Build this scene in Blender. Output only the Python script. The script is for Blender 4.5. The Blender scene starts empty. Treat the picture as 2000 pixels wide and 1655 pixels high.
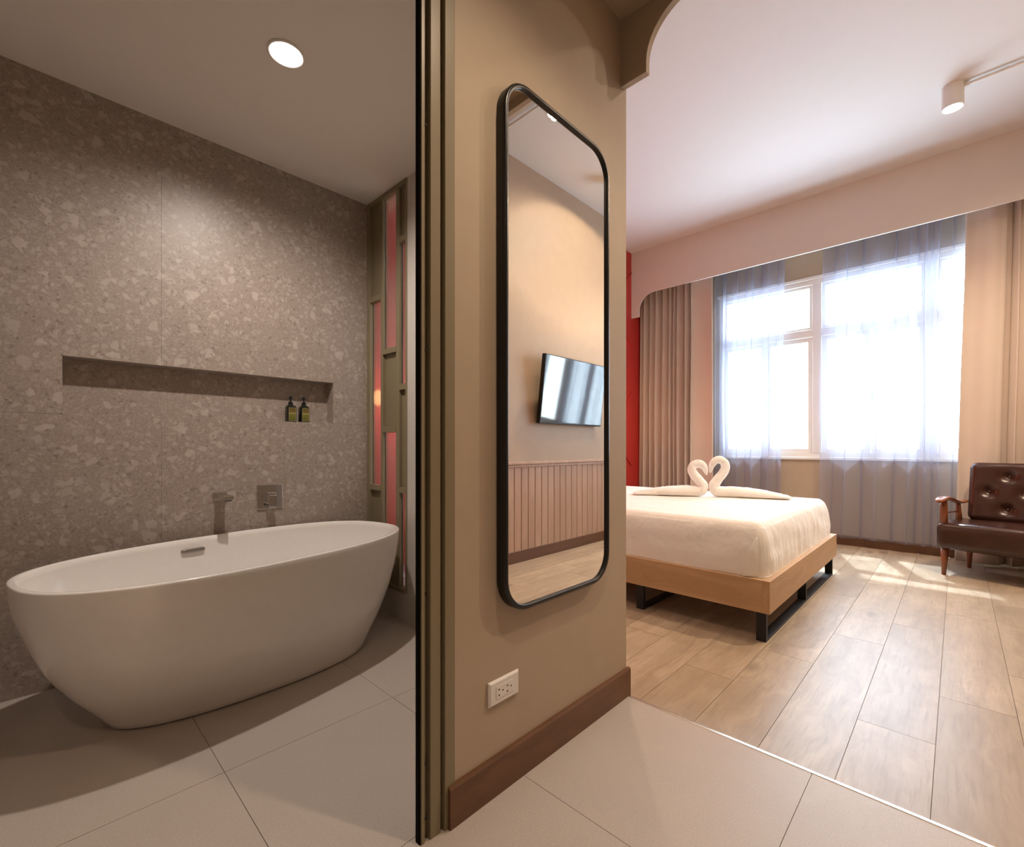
import bpy, bmesh, math, random
from mathutils import Vector, Matrix, noise
random.seed(7)
PI = math.pi
scene = bpy.context.scene
C = scene.collection

# ------------------------------------------------------------------ camera
F_PX, CX, HY, EYE = 901.432, 1000.0, 873.0, 1.0          # focal length, centre, horizon (2000x1655 frame)
AX, AY = (0.71954, -0.69445), (0.69445, 0.71954)          # world X and Y as (right, forward)
cd = bpy.data.cameras.new('camera'); cam = bpy.data.objects.new('camera', cd); C.objects.link(cam)
cd.sensor_width = 36.0; cd.sensor_fit = 'HORIZONTAL'
cd.lens = F_PX / 2000 * 36; cd.shift_y = (HY - 827.5) / 2000
cd.clip_start = 0.02; cd.clip_end = 200
cam.location = (0, 0, EYE)
cam.rotation_euler = (PI / 2, 0, math.atan2(-AX[1], AY[1]))   # forward = (AX[1], AY[1])
scene.camera = cam

def on_x(px, py, X):                      # point on the wall plane X seen at a pixel
    r = (px - CX) / F_PX
    a = r * AX[0] + AX[1]; b = r * AY[0] + AY[1]; w = X / a
    return (X, b * w, EYE - (py - HY) * w / F_PX)
def on_y(px, py, Y):
    r = (px - CX) / F_PX
    a = r * AX[0] + AX[1]; b = r * AY[0] + AY[1]; w = Y / b
    return (a * w, Y, EYE - (py - HY) * w / F_PX)

# ------------------------------------------------------------------ light, world, exposure
vs = scene.view_settings
vs.view_transform = 'Standard'; vs.look = 'None'; vs.gamma = 1.0; vs.use_curve_mapping = False
vs.exposure = 0.0
scene.cycles.use_denoising = True
scene.cycles.sample_clamp_indirect = 6.0
scene.cycles.max_bounces = 14; scene.cycles.diffuse_bounces = 6; scene.cycles.transparent_max_bounces = 16

world = bpy.data.worlds.new('daylight'); scene.world = world; world.use_nodes = True
wn = world.node_tree.nodes
wn['Background'].inputs[0].default_value = (0.72, 0.86, 1.0, 1)
wn['Background'].inputs[1].default_value = 22.0

sl = bpy.data.lights.new('sun', 'SUN'); sun = bpy.data.objects.new('sun', sl); C.objects.link(sun)
sl.energy = 13.0; sl.angle = 0.02; sl.color = (0.82, 0.91, 1.0)
sun.rotation_euler = Vector((0.42, -1.25, -2.3)).to_track_quat('-Z', 'Y').to_euler()
sun.location = (-2, 9, 6)
pl = bpy.data.lights.new('window_portal', 'AREA'); po = bpy.data.objects.new('window_portal', pl); C.objects.link(po)
pl.shape = 'RECTANGLE'; pl.size = 3.0; pl.size_y = 2.0; pl.cycles.is_portal = True
po.location = (-0.62, 5.86, 1.83); po.rotation_euler = (-PI / 2, 0, 0)

WARM = (1.0, 0.77, 0.55)
WARM2 = (1.0, 0.885, 0.79)

# ------------------------------------------------------------------ material helpers
class NT:
    def __init__(s, name):
        s.m = bpy.data.materials.new(name); s.m.use_nodes = True
        s.t = s.m.node_tree; s.n = s.t.nodes; s.b = s.n['Principled BSDF']; s.out = s.n['Material Output']
    def node(s, typ, **kw):
        nd = s.n.new(typ)
        for k, v in kw.items():
            if k.startswith('_'): setattr(nd, k[1:], v)
        return nd
    def lk(s, a, b): s.t.links.new(a, b)
    def put(s, sock, v):
        if hasattr(v, 'is_linked') or isinstance(v, bpy.types.NodeSocket): s.lk(v, sock)
        else:
            if isinstance(v, tuple) and len(v) == 3 and sock.type == 'RGBA': v = v + (1,)
            sock.default_value = v
    def coord(s, scale=(1, 1, 1), kind='Object'):
        tc = s.n.new('ShaderNodeTexCoord'); mp = s.n.new('ShaderNodeMapping')
        mp.inputs['Scale'].default_value = scale; s.lk(tc.outputs[kind], mp.inputs['Vector']); return mp.outputs[0]
    def noise(s, vec, scale, detail=3, rough=0.55, dist=0.0):
        nd = s.n.new('ShaderNodeTexNoise'); s.lk(vec, nd.inputs['Vector'])
        nd.inputs['Scale'].default_value = scale; nd.inputs['Detail'].default_value = detail
        nd.inputs['Roughness'].default_value = rough; nd.inputs['Distortion'].default_value = dist
        return nd.outputs['Fac'], nd.outputs['Color']
    def voro(s, vec, scale, feature='F1'):
        nd = s.n.new('ShaderNodeTexVoronoi'); nd.feature = feature; s.lk(vec, nd.inputs['Vector'])
        nd.inputs['Scale'].default_value = scale; return nd.outputs
    def ramp(s, fac, stops, interp='LINEAR'):
        nd = s.n.new('ShaderNodeValToRGB'); cr = nd.color_ramp; cr.interpolation = interp
        while len(cr.elements) < len(stops): cr.elements.new(0.5)
        for e, (p, c) in zip(cr.elements, stops):
            e.position = p; e.color = (c + (1,)) if isinstance(c, tuple) else (c, c, c, 1)
        s.lk(fac, nd.inputs[0]); return nd.outputs[0]
    def math(s, op, a, b=None):
        nd = s.n.new('ShaderNodeMath'); nd.operation = op; s.put(nd.inputs[0], a)
        if b is not None: s.put(nd.inputs[1], b)
        return nd.outputs[0]
    def mix(s, fac, a, b, mode='MIX'):
        nd = s.n.new('ShaderNodeMix'); nd.data_type = 'RGBA'; nd.blend_type = mode
        s.put(nd.inputs[0], fac); s.put(nd.inputs[6], a); s.put(nd.inputs[7], b); return nd.outputs[2]
    def vadd(s, a, b, k):
        nd = s.n.new('ShaderNodeVectorMath'); nd.operation = 'MULTIPLY_ADD'
        s.lk(b, nd.inputs[0]); nd.inputs[1].default_value = (k, k, k); s.lk(a, nd.inputs[2]); return nd.outputs[0]
    def bump(s, h, strength=0.2, dist=0.01):
        nd = s.n.new('ShaderNodeBump'); nd.inputs['Strength'].default_value = strength
        nd.inputs['Distance'].default_value = dist; s.lk(h, nd.inputs['Height']); s.lk(nd.outputs[0], s.b.inputs['Normal'])
    def rnd(s):
        return s.n.new('ShaderNodeObjectInfo').outputs['Random']
    def set(s, **kw):
        for k, v in kw.items(): s.put(s.b.inputs[k.replace('_', ' ')], v)
        return s.m

def paint(name, col, rough=0.6, var=0.06, bump=0.04, scale=9.0):
    t = NT(name); v = t.coord()
    f, _ = t.noise(v, scale, 4)
    c = t.mix(f, tuple(x * (1 - var) for x in col), tuple(min(1, x * (1 + var)) for x in col))
    f2, _ = t.noise(v, 220, 2); t.bump(f2, bump, 0.002)
    return t.set(Base_Color=c, Roughness=rough)

def terrazzo():
    t = NT('terrazzo'); v = t.coord()
    _, nc = t.noise(v, 14, 3); vd = t.vadd(v, nc, 0.035)
    f, _ = t.noise(v, 7, 5, 0.65)
    f2, _ = t.noise(v, 160, 3, 0.7)
    base = t.mix(f, (0.225, 0.176, 0.146), (0.305, 0.245, 0.207))
    base = t.mix(t.ramp(f2, [(0.35, 0.0), (0.7, 1.0)]), base, (0.35, 0.288, 0.248))
    col = base
    for sc, th, edge, cc in ((150, 0.55, 0.08, (0.41, 0.343, 0.298)), (80, 0.58, 0.09, (0.43, 0.362, 0.315)), (42, 0.74, 0.10, (0.47, 0.402, 0.352)), (24, 0.88, 0.10, (0.50, 0.43, 0.38))):
        o = t.voro(vd, sc); e = t.voro(vd, sc, 'DISTANCE_TO_EDGE')
        sep = t.node('ShaderNodeSeparateColor'); t.lk(o['Color'], sep.inputs[0])
        k = t.math('MULTIPLY', t.ramp(sep.outputs[0], [(th - 0.01, 0.0), (th + 0.01, 1.0)]), t.ramp(e['Distance'], [(edge, 0.0), (edge + 0.09, 1.0)]))
        tint = t.mix(sep.outputs[1], cc, tuple(x * 0.82 for x in cc))
        col = t.mix(t.math('MULTIPLY', k, 0.62), col, tint)
    o = t.voro(vd, 95); sep = t.node('ShaderNodeSeparateColor'); t.lk(o['Color'], sep.inputs[0])
    k = t.ramp(sep.outputs[2], [(0.95, 0.0), (0.97, 0.45)])
    col = t.mix(k, col, (0.15, 0.115, 0.09))
    t.bump(f2, 0.05, 0.001)
    return t.set(Base_Color=col, Roughness=0.42)

def floor_tile(name, col):
    t = NT(name); v = t.coord()
    f, _ = t.noise(v, 5, 4); g, _ = t.noise(v, 240, 2, 0.8); h, _ = t.noise(v, 60, 3)
    c = t.mix(f, tuple(x * 0.93 for x in col), tuple(x * 1.06 for x in col))
    c = t.mix(t.ramp(g, [(0.56, 0.0), (0.72, 0.75)]), c, tuple(min(1, x * 1.45) for x in col))
    c = t.mix(t.ramp(g, [(0.28, 0.6), (0.42, 0.0)]), c, tuple(x * 0.62 for x in col))
    c = t.mix(t.math('MULTIPLY', t.rnd(), 0.12), c, tuple(x * 0.85 for x in col))
    t.bump(g, 0.06, 0.001)
    return t.set(Base_Color=c, Roughness=t.ramp(h, [(0.3, 0.36), (0.7, 0.5)]))

def wood(name, light, dark, along='y', scale=1.0, rough=0.45, knots=False, rnd=0.35, coat=0.0, grain=1.0):
    t = NT(name)
    sc = {'x': (0.9, 14, 14), 'y': (14, 0.9, 14), 'z': (14, 14, 0.9)}[along]
    tc = t.n.new('ShaderNodeTexCoord'); r = t.rnd()
    off = t.n.new('ShaderNodeVectorMath'); off.operation = 'MULTIPLY_ADD'
    cmb = t.n.new('ShaderNodeCombineXYZ')
    for i, k in enumerate((17.3, 41.7, 29.1)): t.lk(t.math('MULTIPLY', r, k), cmb.inputs[i])
    t.lk(cmb.outputs[0], off.inputs[0]); off.inputs[1].default_value = (1, 1, 1); t.lk(tc.outputs['Object'], off.inputs[2])
    mp = t.n.new('ShaderNodeMapping'); mp.inputs['Scale'].default_value = tuple(x * scale for x in sc); t.lk(off.outputs[0], mp.inputs['Vector'])
    v = mp.outputs[0]
    _, nc = t.noise(off.outputs[0], 2.2, 3)
    vd = t.vadd(v, nc, 1.9)
    a, _ = t.noise(vd, 1.0, 5, 0.6, 0.6)
    b, _ = t.noise(v, 7.0, 3, 0.7)
    m2, _ = t.noise(off.outputs[0], 3.0, 3)
    c = t.mix(t.ramp(a, [(0.28, 1.0), (0.68, 0.0)]), light, dark)
    c = t.mix(t.math('MULTIPLY', t.ramp(b, [(0.5, 0.0), (0.75, 1.0)]), 0.4 * grain), c, tuple(x * 0.72 for x in dark))
    c = t.mix(t.math('MULTIPLY', t.ramp(m2, [(0.35, 0.0), (0.7, 1.0)]), 0.35 * grain), c, tuple(x * 0.9 for x in dark))
    if knots:
        mk = t.n.new('ShaderNodeMapping'); mk.inputs['Scale'].default_value = (3.6, 1.5, 1); t.lk(off.outputs[0], mk.inputs['Vector'])
        vk = t.vadd(mk.outputs[0], nc, 0.22)
        o = t.voro(vk, 1.0)
        k = t.ramp(o['Distance'], [(0.03, 1.0), (0.15, 0.0)])
        c = t.mix(t.math('MULTIPLY', k, 0.75), c, tuple(x * 0.38 for x in dark))
        rg = t.node('ShaderNodeMath', _operation='SINE'); t.lk(t.math('MULTIPLY', o['Distance'], 38.0), rg.inputs[0])
        kk = t.math('MULTIPLY', t.ramp(rg.outputs[0], [(0.4, 0.0), (0.95, 1.0)]), t.ramp(o['Distance'], [(0.12, 0.32), (0.42, 0.0)]))
        c = t.mix(kk, c, tuple(x * 0.7 for x in dark))
    c = t.mix(t.math('MULTIPLY', r, rnd), c, tuple(x * 0.86 for x in dark))
    t.bump(b, 0.05, 0.001)
    return t.set(Base_Color=c, Roughness=rough, Coat_Weight=coat)

def plain(name, col, rough=0.5, metal=0.0, **kw):
    t = NT(name); v = t.coord(); f, _ = t.noise(v, 30, 3)
    c = t.mix(f, tuple(x * 0.96 for x in col), tuple(min(1, x * 1.03) for x in col))
    return t.set(Base_Color=c, Roughness=rough, Metallic=metal, **kw)

def fabric(name, col, rough=0.9, sheen=0.3, scale=500):
    t = NT(name); v = t.coord(); f, _ = t.noise(v, 6, 3); g, _ = t.noise(v, scale, 2)
    c = t.mix(f, tuple(x * 0.95 for x in col), tuple(min(1, x * 1.04) for x in col))
    t.bump(g, 0.12, 0.001)
    return t.set(Base_Color=c, Roughness=rough, Sheen_Weight=sheen)

def emit(name, col, s):
    t = NT(name); e = t.n.new('ShaderNodeEmission'); e.inputs[0].default_value = col + (1,); e.inputs[1].default_value = s
    t.lk(e.outputs[0], t.out.inputs[0]); return t.m

def sheer_mat():
    t = NT('sheer'); v = t.coord((1, 1, 1))
    f, _ = t.noise(v, 900, 2)
    tr = t.n.new('ShaderNodeBsdfTransparent'); tr.inputs[0].default_value = (0.92, 0.94, 1, 1)
    tl = t.n.new('ShaderNodeBsdfTranslucent'); tl.inputs[0].default_value = (0.32, 0.35, 0.46, 1)
    df = t.n.new('ShaderNodeBsdfDiffuse'); df.inputs[0].default_value = (0.52, 0.54, 0.68, 1)
    m1 = t.n.new('ShaderNodeMixShader'); m1.inputs[0].default_value = 0.5; t.lk(tl.outputs[0], m1.inputs[1]); t.lk(df.outputs[0], m1.inputs[2])
    lw = t.n.new('ShaderNodeLayerWeight'); lw.inputs[0].default_value = 0.35
    k = t.math('ADD', t.math('MULTIPLY', t.ramp(f, [(0.35, 0.0), (0.65, 1.0)]), 0.12), t.math('ADD', 0.22, t.math('MULTIPLY', lw.outputs['Facing'], 0.5)))
    m2 = t.n.new('ShaderNodeMixShader'); t.lk(k, m2.inputs[0]); t.lk(tr.outputs[0], m2.inputs[1]); t.lk(m1.outputs[0], m2.inputs[2])
    t.lk(m2.outputs[0], t.out.inputs[0]); return t.m

def pane_mat():
    t = NT('window_glass')
    tr = t.n.new('ShaderNodeBsdfTransparent'); tr.inputs[0].default_value = (0.97, 0.99, 0.97, 1)
    gl = t.n.new('ShaderNodeBsdfGlossy'); gl.inputs['Roughness'].default_value = 0.02
    m = t.n.new('ShaderNodeMixShader'); m.inputs[0].default_value = 0.05
    t.lk(tr.outputs[0], m.inputs[1]); t.lk(gl.outputs[0], m.inputs[2]); t.lk(m.outputs[0], t.out.inputs[0]); return t.m

M_TERR = terrazzo()
M_TILE = floor_tile('floor_tile', (0.45, 0.395, 0.352))
M_GROUT = plain('grout', (0.19, 0.155, 0.13), 0.8)
M_JOINT = plain('terrazzo_joint', (0.30, 0.245, 0.207), 0.8)
M_KHAKI = paint('khaki_paint', (0.415, 0.33, 0.24))
M_WHITE = paint('white_paint', (0.67, 0.65, 0.64), 0.7, 0.02)
M_BCEIL = paint('bathroom_ceiling_paint', (0.76, 0.71, 0.665), 0.7, 0.02)
M_PELM = paint('pelmet_paint', (0.68, 0.61, 0.56), 0.6, 0.02)
M_LTILE = floor_tile('pale_wall_tile', (0.52, 0.48, 0.44))
M_RED = paint('red_paint', (0.47, 0.03, 0.026), 0.4)
M_OLIVE = paint('olive_metal', (0.215, 0.175, 0.105), 0.38, 0.04, 0.02)
M_BRUSH = plain('black_brush', (0.006, 0.005, 0.004), 0.95, Specular_IOR_Level=0.1)
M_BLACK = plain('black_metal', (0.005, 0.005, 0.0055), 0.5)
M_BLACKM = plain('black_frame', (0.005, 0.0046, 0.0044), 0.3)
M_DARK = plain('dark_hole', (0.02, 0.015, 0.012), 0.8)
M_MIRR = NT('mirror_silver').set(Base_Color=(0.90, 0.885, 0.85), Metallic=1.0, Roughness=0.0)
M_BASE = wood('baseboard_wood', (0.165, 0.072, 0.029), (0.092, 0.037, 0.014), 'y', 1.0, 0.42, grain=0.6)
M_BASEX = wood('baseboard_wood_cross', (0.165, 0.072, 0.029), (0.092, 0.037, 0.014), 'x', 1.0, 0.42, grain=0.6)
M_PLANK = wood('plank_oak', (0.57, 0.465, 0.345), (0.33, 0.25, 0.175), 'y', 0.8, 0.36, True, 0.5, grain=1.5)
M_OAKX = wood('bed_oak_x', (0.56, 0.36, 0.195), (0.43, 0.255, 0.125), 'x', 1.3, 0.5, False, 0.1, grain=0.5)
M_OAKY = wood('bed_oak_y', (0.56, 0.36, 0.195), (0.43, 0.255, 0.125), 'y', 1.3, 0.5, False, 0.1, grain=0.5)
M_WAIN = wood('wainscot_wood', (0.50, 0.345, 0.245), (0.38, 0.245, 0.165), 'z', 1.0, 0.45, False, 0.5, grain=0.6)
M_TEAK = wood('teak', (0.27, 0.085, 0.03), (0.14, 0.038, 0.012), 'z', 1.5, 0.3, False, 0.1, grain=0.5)
M_PORC = plain('porcelain', (0.78, 0.745, 0.71), 0.14, Coat_Weight=0.3)
M_CHROME = NT('chrome').set(Base_Color=(0.62, 0.62, 0.64), Metallic=1.0, Roughness=0.06)
M_SLOT = NT('overflow_metal').set(Base_Color=(0.30, 0.27, 0.25), Metallic=1.0, Roughness=0.35)
M_PLAST = plain('white_plastic', (0.72, 0.68, 0.64), 0.35)
def linen():
    t = NT('white_linen'); v = t.coord((16, 16, 3.0)); f, _ = t.noise(v, 1.0, 4, 0.55, 0.8); v2 = t.coord((5, 5, 5)); g, _ = t.noise(v2, 1.0, 3)
    h = t.math('MULTIPLY', f, t.ramp(g, [(0.35, 0.1), (0.65, 1.0)]))
    t.bump(h, 0.5, 0.02)
    return t.set(Base_Color=(0.82, 0.785, 0.735), Roughness=0.85, Sheen_Weight=0.2)
M_LINEN = linen()
M_TOWEL = fabric('white_towel', (0.84, 0.81, 0.77), 0.95, 0.5, 260)
M_DRAPE = fabric('taupe_drape', (0.60, 0.50, 0.43), 0.9, 0.2, 700)
M_SHEER = sheer_mat()
M_FRAME = paint('window_white', (0.80, 0.79, 0.75), 0.4, 0.02)
M_PANE = pane_mat()
M_FLUTE = NT('fluted_glass').set(Base_Color=(0.93, 0.97, 0.95), Transmission_Weight=1.0, Roughness=0.12, IOR=1.45)
M_LEATH = None
M_BOTTLE = plain('dark_bottle', (0.016, 0.016, 0.010), 0.12)
M_PUMP = plain('black_pump', (0.008, 0.008, 0.008), 0.3)
M_BRASS = NT('steel_strip').set(Base_Color=(0.86, 0.82, 0.74), Metallic=1.0, Roughness=0.22)
M_LAMPW = plain('lamp_white', (0.78, 0.75, 0.72), 0.4)
M_SCREEN = plain('tv_screen', (0.012, 0.012, 0.014), 0.06, Specular_IOR_Level=1.0)
M_SILL = plain('sill_stone', (0.72, 0.70, 0.66), 0.5)

def leather():
    t = NT('brown_leather'); v = t.coord()
    f, _ = t.noise(v, 8, 4); o = t.voro(v, 260)
    c = t.mix(f, (0.026, 0.0075, 0.0038), (0.050, 0.0155, 0.0078))
    t.bump(o['Distance'], 0.10, 0.001)
    return t.set(Base_Color=c, Roughness=0.27)
M_LEATH = leather()

def label_mat():
    t = NT('bottle_label'); v = t.coord()
    sp = t.n.new('ShaderNodeSeparateXYZ'); t.lk(v, sp.inputs[0])
    c = t.ramp(sp.outputs[2], [(0.0, (0.10, 0.095, 0.012)), (0.045, (0.16, 0.145, 0.02)), (0.05, (0.35, 0.32, 0.12)), (0.053, (0.15, 0.095, 0.015)), (0.09, (0.10, 0.07, 0.012))], 'LINEAR')
    return t.set(Base_Color=c, Roughness=0.4)
M_LABEL = label_mat()
M_LINE = plain('label_line', (0.42, 0.40, 0.22), 0.4)

# ------------------------------------------------------------------ mesh helpers
def box(bm, x0, x1, y0, y1, z0, z1):
    vs_ = [bm.verts.new(p) for p in ((x0, y0, z0), (x1, y0, z0), (x1, y1, z0), (x0, y1, z0), (x0, y0, z1), (x1, y0, z1), (x1, y1, z1), (x0, y1, z1))]
    for f in ((0, 3, 2, 1), (4, 5, 6, 7), (0, 1, 5, 4), (1, 2, 6, 5), (2, 3, 7, 6), (3, 0, 4, 7)):
        bm.faces.new([vs_[i] for i in f])
def B(*boxes):
    bm = bmesh.new()
    for b in boxes: box(bm, *b)
    return bm
def prism(bm, pts, axis, a, b):
    """polygon pts (two coordinates) extruded along axis from a to b"""
    def P(p, t): return {'x': (t, p[0], p[1]), 'y': (p[0], t, p[1]), 'z': (p[0], p[1], t)}[axis]
    lo = [bm.verts.new(P(p, a)) for p in pts]; hi = [bm.verts.new(P(p, b)) for p in pts]
    n = len(pts)
    bm.faces.new(lo); bm.faces.new(hi[::-1])
    for i in range(n): bm.faces.new((lo[i], hi[i], hi[(i + 1) % n], lo[(i + 1) % n]))
    bmesh.ops.recalc_face_normals(bm, faces=bm.faces[:])
    return bm
def ring_loft(bm, rings, cap0=True, cap1=True, closed=True):
    R = [[bm.verts.new(p) for p in r] for r in rings]
    for a, b in zip(R, R[1:]):
        n = len(a)
        for i in range(n if closed else n - 1):
            bm.faces.new((a[i], a[(i + 1) % n], b[(i + 1) % n], b[i]))
    if cap0: bm.faces.new(R[0][::-1])
    if cap1: bm.faces.new(R[-1])
    bmesh.ops.recalc_face_normals(bm, faces=bm.faces[:])
    return bm
def lathe(bm, prof, seg=24, cx=0.0, cy=0.0):
    return ring_loft(bm, [[(cx + r * math.cos(2 * PI * i / seg), cy + r * math.sin(2 * PI * i / seg), z) for i in range(seg)] for r, z in prof])
def tube(bm, path, radii, seg=12, flat=1.0):
    path = [Vector(p) for p in path]; rings = []
    up = Vector((0.31, 0.95, 0.07)).normalized(); prev = None
    for i, p in enumerate(path):
        d = (path[min(i + 1, len(path) - 1)] - path[max(i - 1, 0)]).normalized()
        u = (prev - d * prev.dot(d)) if prev is not None else (up - d * up.dot(d))
        if u.length < 1e-4: u = d.orthogonal()
        u.normalize(); prev = u; w = d.cross(u)
        r = radii[i] if hasattr(radii, '__len__') else radii
        rings.append([p + u * (r * math.cos(2 * PI * k / seg)) + w * (r * flat * math.sin(2 * PI * k / seg)) for k in range(seg)])
    return ring_loft(bm, rings)
def spline(pts, n=6):
    out = []; P = [Vector(p) for p in pts]
    for i in range(len(P) - 1):
        p0, p1, p2, p3 = P[max(i - 1, 0)], P[i], P[i + 1], P[min(i + 2, len(P) - 1)]
        for k in range(n):
            t = k / n
            out.append(0.5 * ((2 * p1) + (p2 - p0) * t + (2 * p0 - 5 * p1 + 4 * p2 - p3) * t * t + (3 * p1 - p0 - 3 * p2 + p3) * t ** 3))
    out.append(P[-1]); return out
def rbox(bm, x0, x1, y0, y1, z0, z1, r, cuts=10):
    """rounded box"""
    tmp = bmesh.new(); bmesh.ops.create_cube(tmp, size=2.0)
    bmesh.ops.subdivide_edges(tmp, edges=tmp.edges[:], cuts=cuts, use_grid_fill=True)
    hx, hy, hz = (x1 - x0) / 2, (y1 - y0) / 2, (z1 - z0) / 2; c = Vector(((x0 + x1) / 2, (y0 + y1) / 2, (z0 + z1) / 2))
    rr = r if isinstance(r, tuple) else (r, r, r)
    for v in tmp.verts:
        o = Vector(); p = v.co
        L = []
        for h, q, ra in zip((hx, hy, hz), p, rr):
            # denser sampling near the edges
            s = math.copysign(1 - (1 - abs(q)) ** 1.5, q); L.append((s * h, h - ra, ra))
        inn = Vector([max(-i, min(i, s)) for s, i, ra in L])
        d = Vector([(s - n) / ra if ra > 0 else 0 for (s, i, ra), n in zip(L, inn)])
        if d.length > 1e-6:
            m = max(abs(a) for a in d); d = d.normalized() * m
            inn = inn + Vector([a * ra for a, (s, i, ra) in zip(d, L)])
        v.co = inn + c
    me = bpy.data.meshes.new('tmp'); tmp.to_mesh(me); tmp.free(); bm.from_mesh(me); bpy.data.meshes.remove(me)
    return bm
def link(name, me, mat, parent=None, smooth=False, bevel=0.0, loc=None):
    o = bpy.data.objects.new(name, me); C.objects.link(o)
    if mat and not me.materials: me.materials.append(mat)
    if parent: o.parent = parent
    if loc: o.location = loc
    if smooth:
        for p in me.polygons: p.use_smooth = True
    if bevel:
        m = o.modifiers.new('bevel', 'BEVEL'); m.width = bevel; m.segments = 2; m.limit_method = 'ANGLE'
    return o
def obj(name, bm, mat, parent=None, smooth=False, bevel=0.0, loc=None):
    me = bpy.data.meshes.new(name); bm.to_mesh(me); bm.free()
    return link(name, me, mat, parent, smooth, bevel, loc)
def tag(o, label, cat, group=None):
    o['label'] = label; o['category'] = cat
    if group: o['group'] = group
    return o
def thing(name, label, cat, loc=(0, 0, 0), rotz=0.0, group=None):
    o = bpy.data.objects.new(name, None); C.objects.link(o); o.location = loc; o.rotation_euler = (0, 0, rotz)
    o.empty_display_size = 0.1
    return tag(o, label, cat, group)
def struct(name, bm, mat, label=None, parent=None, **kw):
    o = obj(name, bm, mat, parent, **kw); o['kind'] = 'structure'
    if label: o['label'] = label
    return o
def dup(root, loc, rotz=None, label=None, group=None):
    r = root.copy(); C.objects.link(r); r.location = loc
    if rotz is not None: r.rotation_euler = (0, 0, rotz)
    if label: r['label'] = label
    if group: r['group'] = group
    for ch in list(root.children):
        c = ch.copy(); C.objects.link(c); c.parent = r
        for g in list(ch.children):
            d = g.copy(); C.objects.link(d); d.parent = c
    return r

# ------------------------------------------------------------------ room dimensions
XT = -2.69            # terrazzo wall face
XP = -0.962           # partition wall face with the mirror
XPB = -1.075          # partition back face (bathroom side)
YB = 1.47             # bathroom end wall face
YTH = 1.66            # tile / plank threshold
XR = 0.87             # right wall (television wall)
XRED = -3.025         # red wall
YW = 5.75             # window wall face
YPEL = 5.35           # pelmet front face
ZBC, ZHC, ZRC = 2.53, 2.69, 3.49     # bathroom, hall, bedroom ceilings

# ------------------------------------------------------------------ floors
def tile_floor(label, x0, x1, y0, y1, xs, ys):
    fl = struct('floor', B((x0, x1, y0, y1, -0.12, -0.004)), M_GROUT, label)
    xs = [x0] + [x for x in xs if x0 + 0.02 < x < x1 - 0.02] + [x1]; ys = [y0] + [y for y in ys if y0 + 0.02 < y < y1 - 0.02] + [y1]
    g = 0.0008
    for a, b in zip(xs, xs[1:]):
        for c, d in zip(ys, ys[1:]):
            obj('tile', B((a + g, b - g, c + g, d - g, -0.0055, 0.0)), M_TILE, fl)
    return fl
tile_floor('speckled grey stone tile floor of the bathroom', XT - 0.03, -1.0, -1.1, YB + 0.02, [-2.82, -1.62], [-0.78, -0.18, 0.407, 0.993])
tile_floor('speckled beige stone tile floor of the entrance hall', -1.0, XR, -1.4, YTH, [-0.32, 0.88], [-1.36, -0.76, -0.16, 0.44, 1.035])
fl = struct('floor', B((XRED, XR, YTH, YW, -0.12, -0.004), (XRED - 0.2, XPB, YB - 0.2, YTH, -0.13, -0.006)), M_GROUT, 'pale oak plank floor of the bedroom')
PW, PL = 0.2125, 1.28
ends = {-5: 2.3, -4: 2.9, -3: 2.08, -2: 2.50, -1: 2.97, 0: 2.10, 1: 2.52, 2: 2.965}
k = -11
while True:
    xa = -0.265 + PW * (k - 0); xb = xa + PW
    if xa >= XR - 0.02: break
    a, b = max(xa, XRED), min(xb, XR)
    if b - a > 0.02:
        e = ends.get(k, 1.8 + ((k * 0.447) % 1.28))
        ys = [YTH + 0.004]
        y = e - PL * 4
        while y < YW:
            if y > YTH + 0.05: ys.append(y)
            y += PL
        ys.append(YW)
        for c, d in zip(ys, ys[1:]):
            obj('plank', B((a + 0.0009, b - 0.0009, c + 0.0009, d - 0.0009, -0.006, 0.0)), M_PLANK, fl)
    k += 1
tr = struct('trim_1', B((XP + 0.012, XR, YTH - 0.006, YTH + 0.006, -0.006, 0.0018)), M_BRASS, 'thin polished metal strip between hall tiles and bedroom planks', bevel=0.0008)

# ------------------------------------------------------------------ terrazzo wall with niche
NY0, NY1, NZ0, NZ1, ND = 0.079, 1.249, 1.137, 1.386, 0.09
w = struct('wall_left', B((XT - 0.2, XT - ND, -1.1, YB, 0, ZRC), (XT - ND, XT - 0.01, -1.1, NY0, 0, ZBC + 0.15), (XT - ND, XT - 0.01, NY1, YB + 0.0, 0, ZBC + 0.15),
      (XT - ND, XT - 0.01, NY0, NY1, 0, NZ0), (XT - ND, XT - 0.01, NY0, NY1, NZ1, ZBC + 0.15)), M_JOINT, 'brown terrazzo bathroom wall with long recessed shelf niche')
yj = [-1.1, -0.688, -0.136, 0.416, 0.968, YB]; g = 0.0004
for a, b in zip(yj, yj[1:]):
    obj('tile', B((XT - 0.0099, XT, a + g, b - g, 0.001, NZ0 - g)), M_TERR, w)
    a2, b2 = a + g, b - g
    parts = []
    if b2 <= NY0 or a2 >= NY1: parts = [(a2, b2, NZ0 + g, ZBC)]
    else:
        parts = [(a2, b2, NZ1, ZBC)]
        if a2 < NY0: parts.append((a2, NY0, NZ0 + g, NZ1))
        if b2 > NY1: parts.append((NY1, b2, NZ0 + g, NZ1))
    obj('tile', B(*[(XT - 0.0099, XT, p, q, r, s) for p, q, r, s in parts]), M_TERR, w)
t = 0.004
obj('niche_back', B((XT - ND, XT - ND + t, NY0, NY1, NZ0, NZ1)), M_TERR, w)
obj('niche_shelf', B((XT - ND, XT, NY0, NY1, NZ0 - g, NZ0 + t)), M_TERR, w)
obj('niche_soffit', B((XT - ND, XT, NY0, NY1, NZ1 - t, NZ1)), M_TERR, w)
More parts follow.
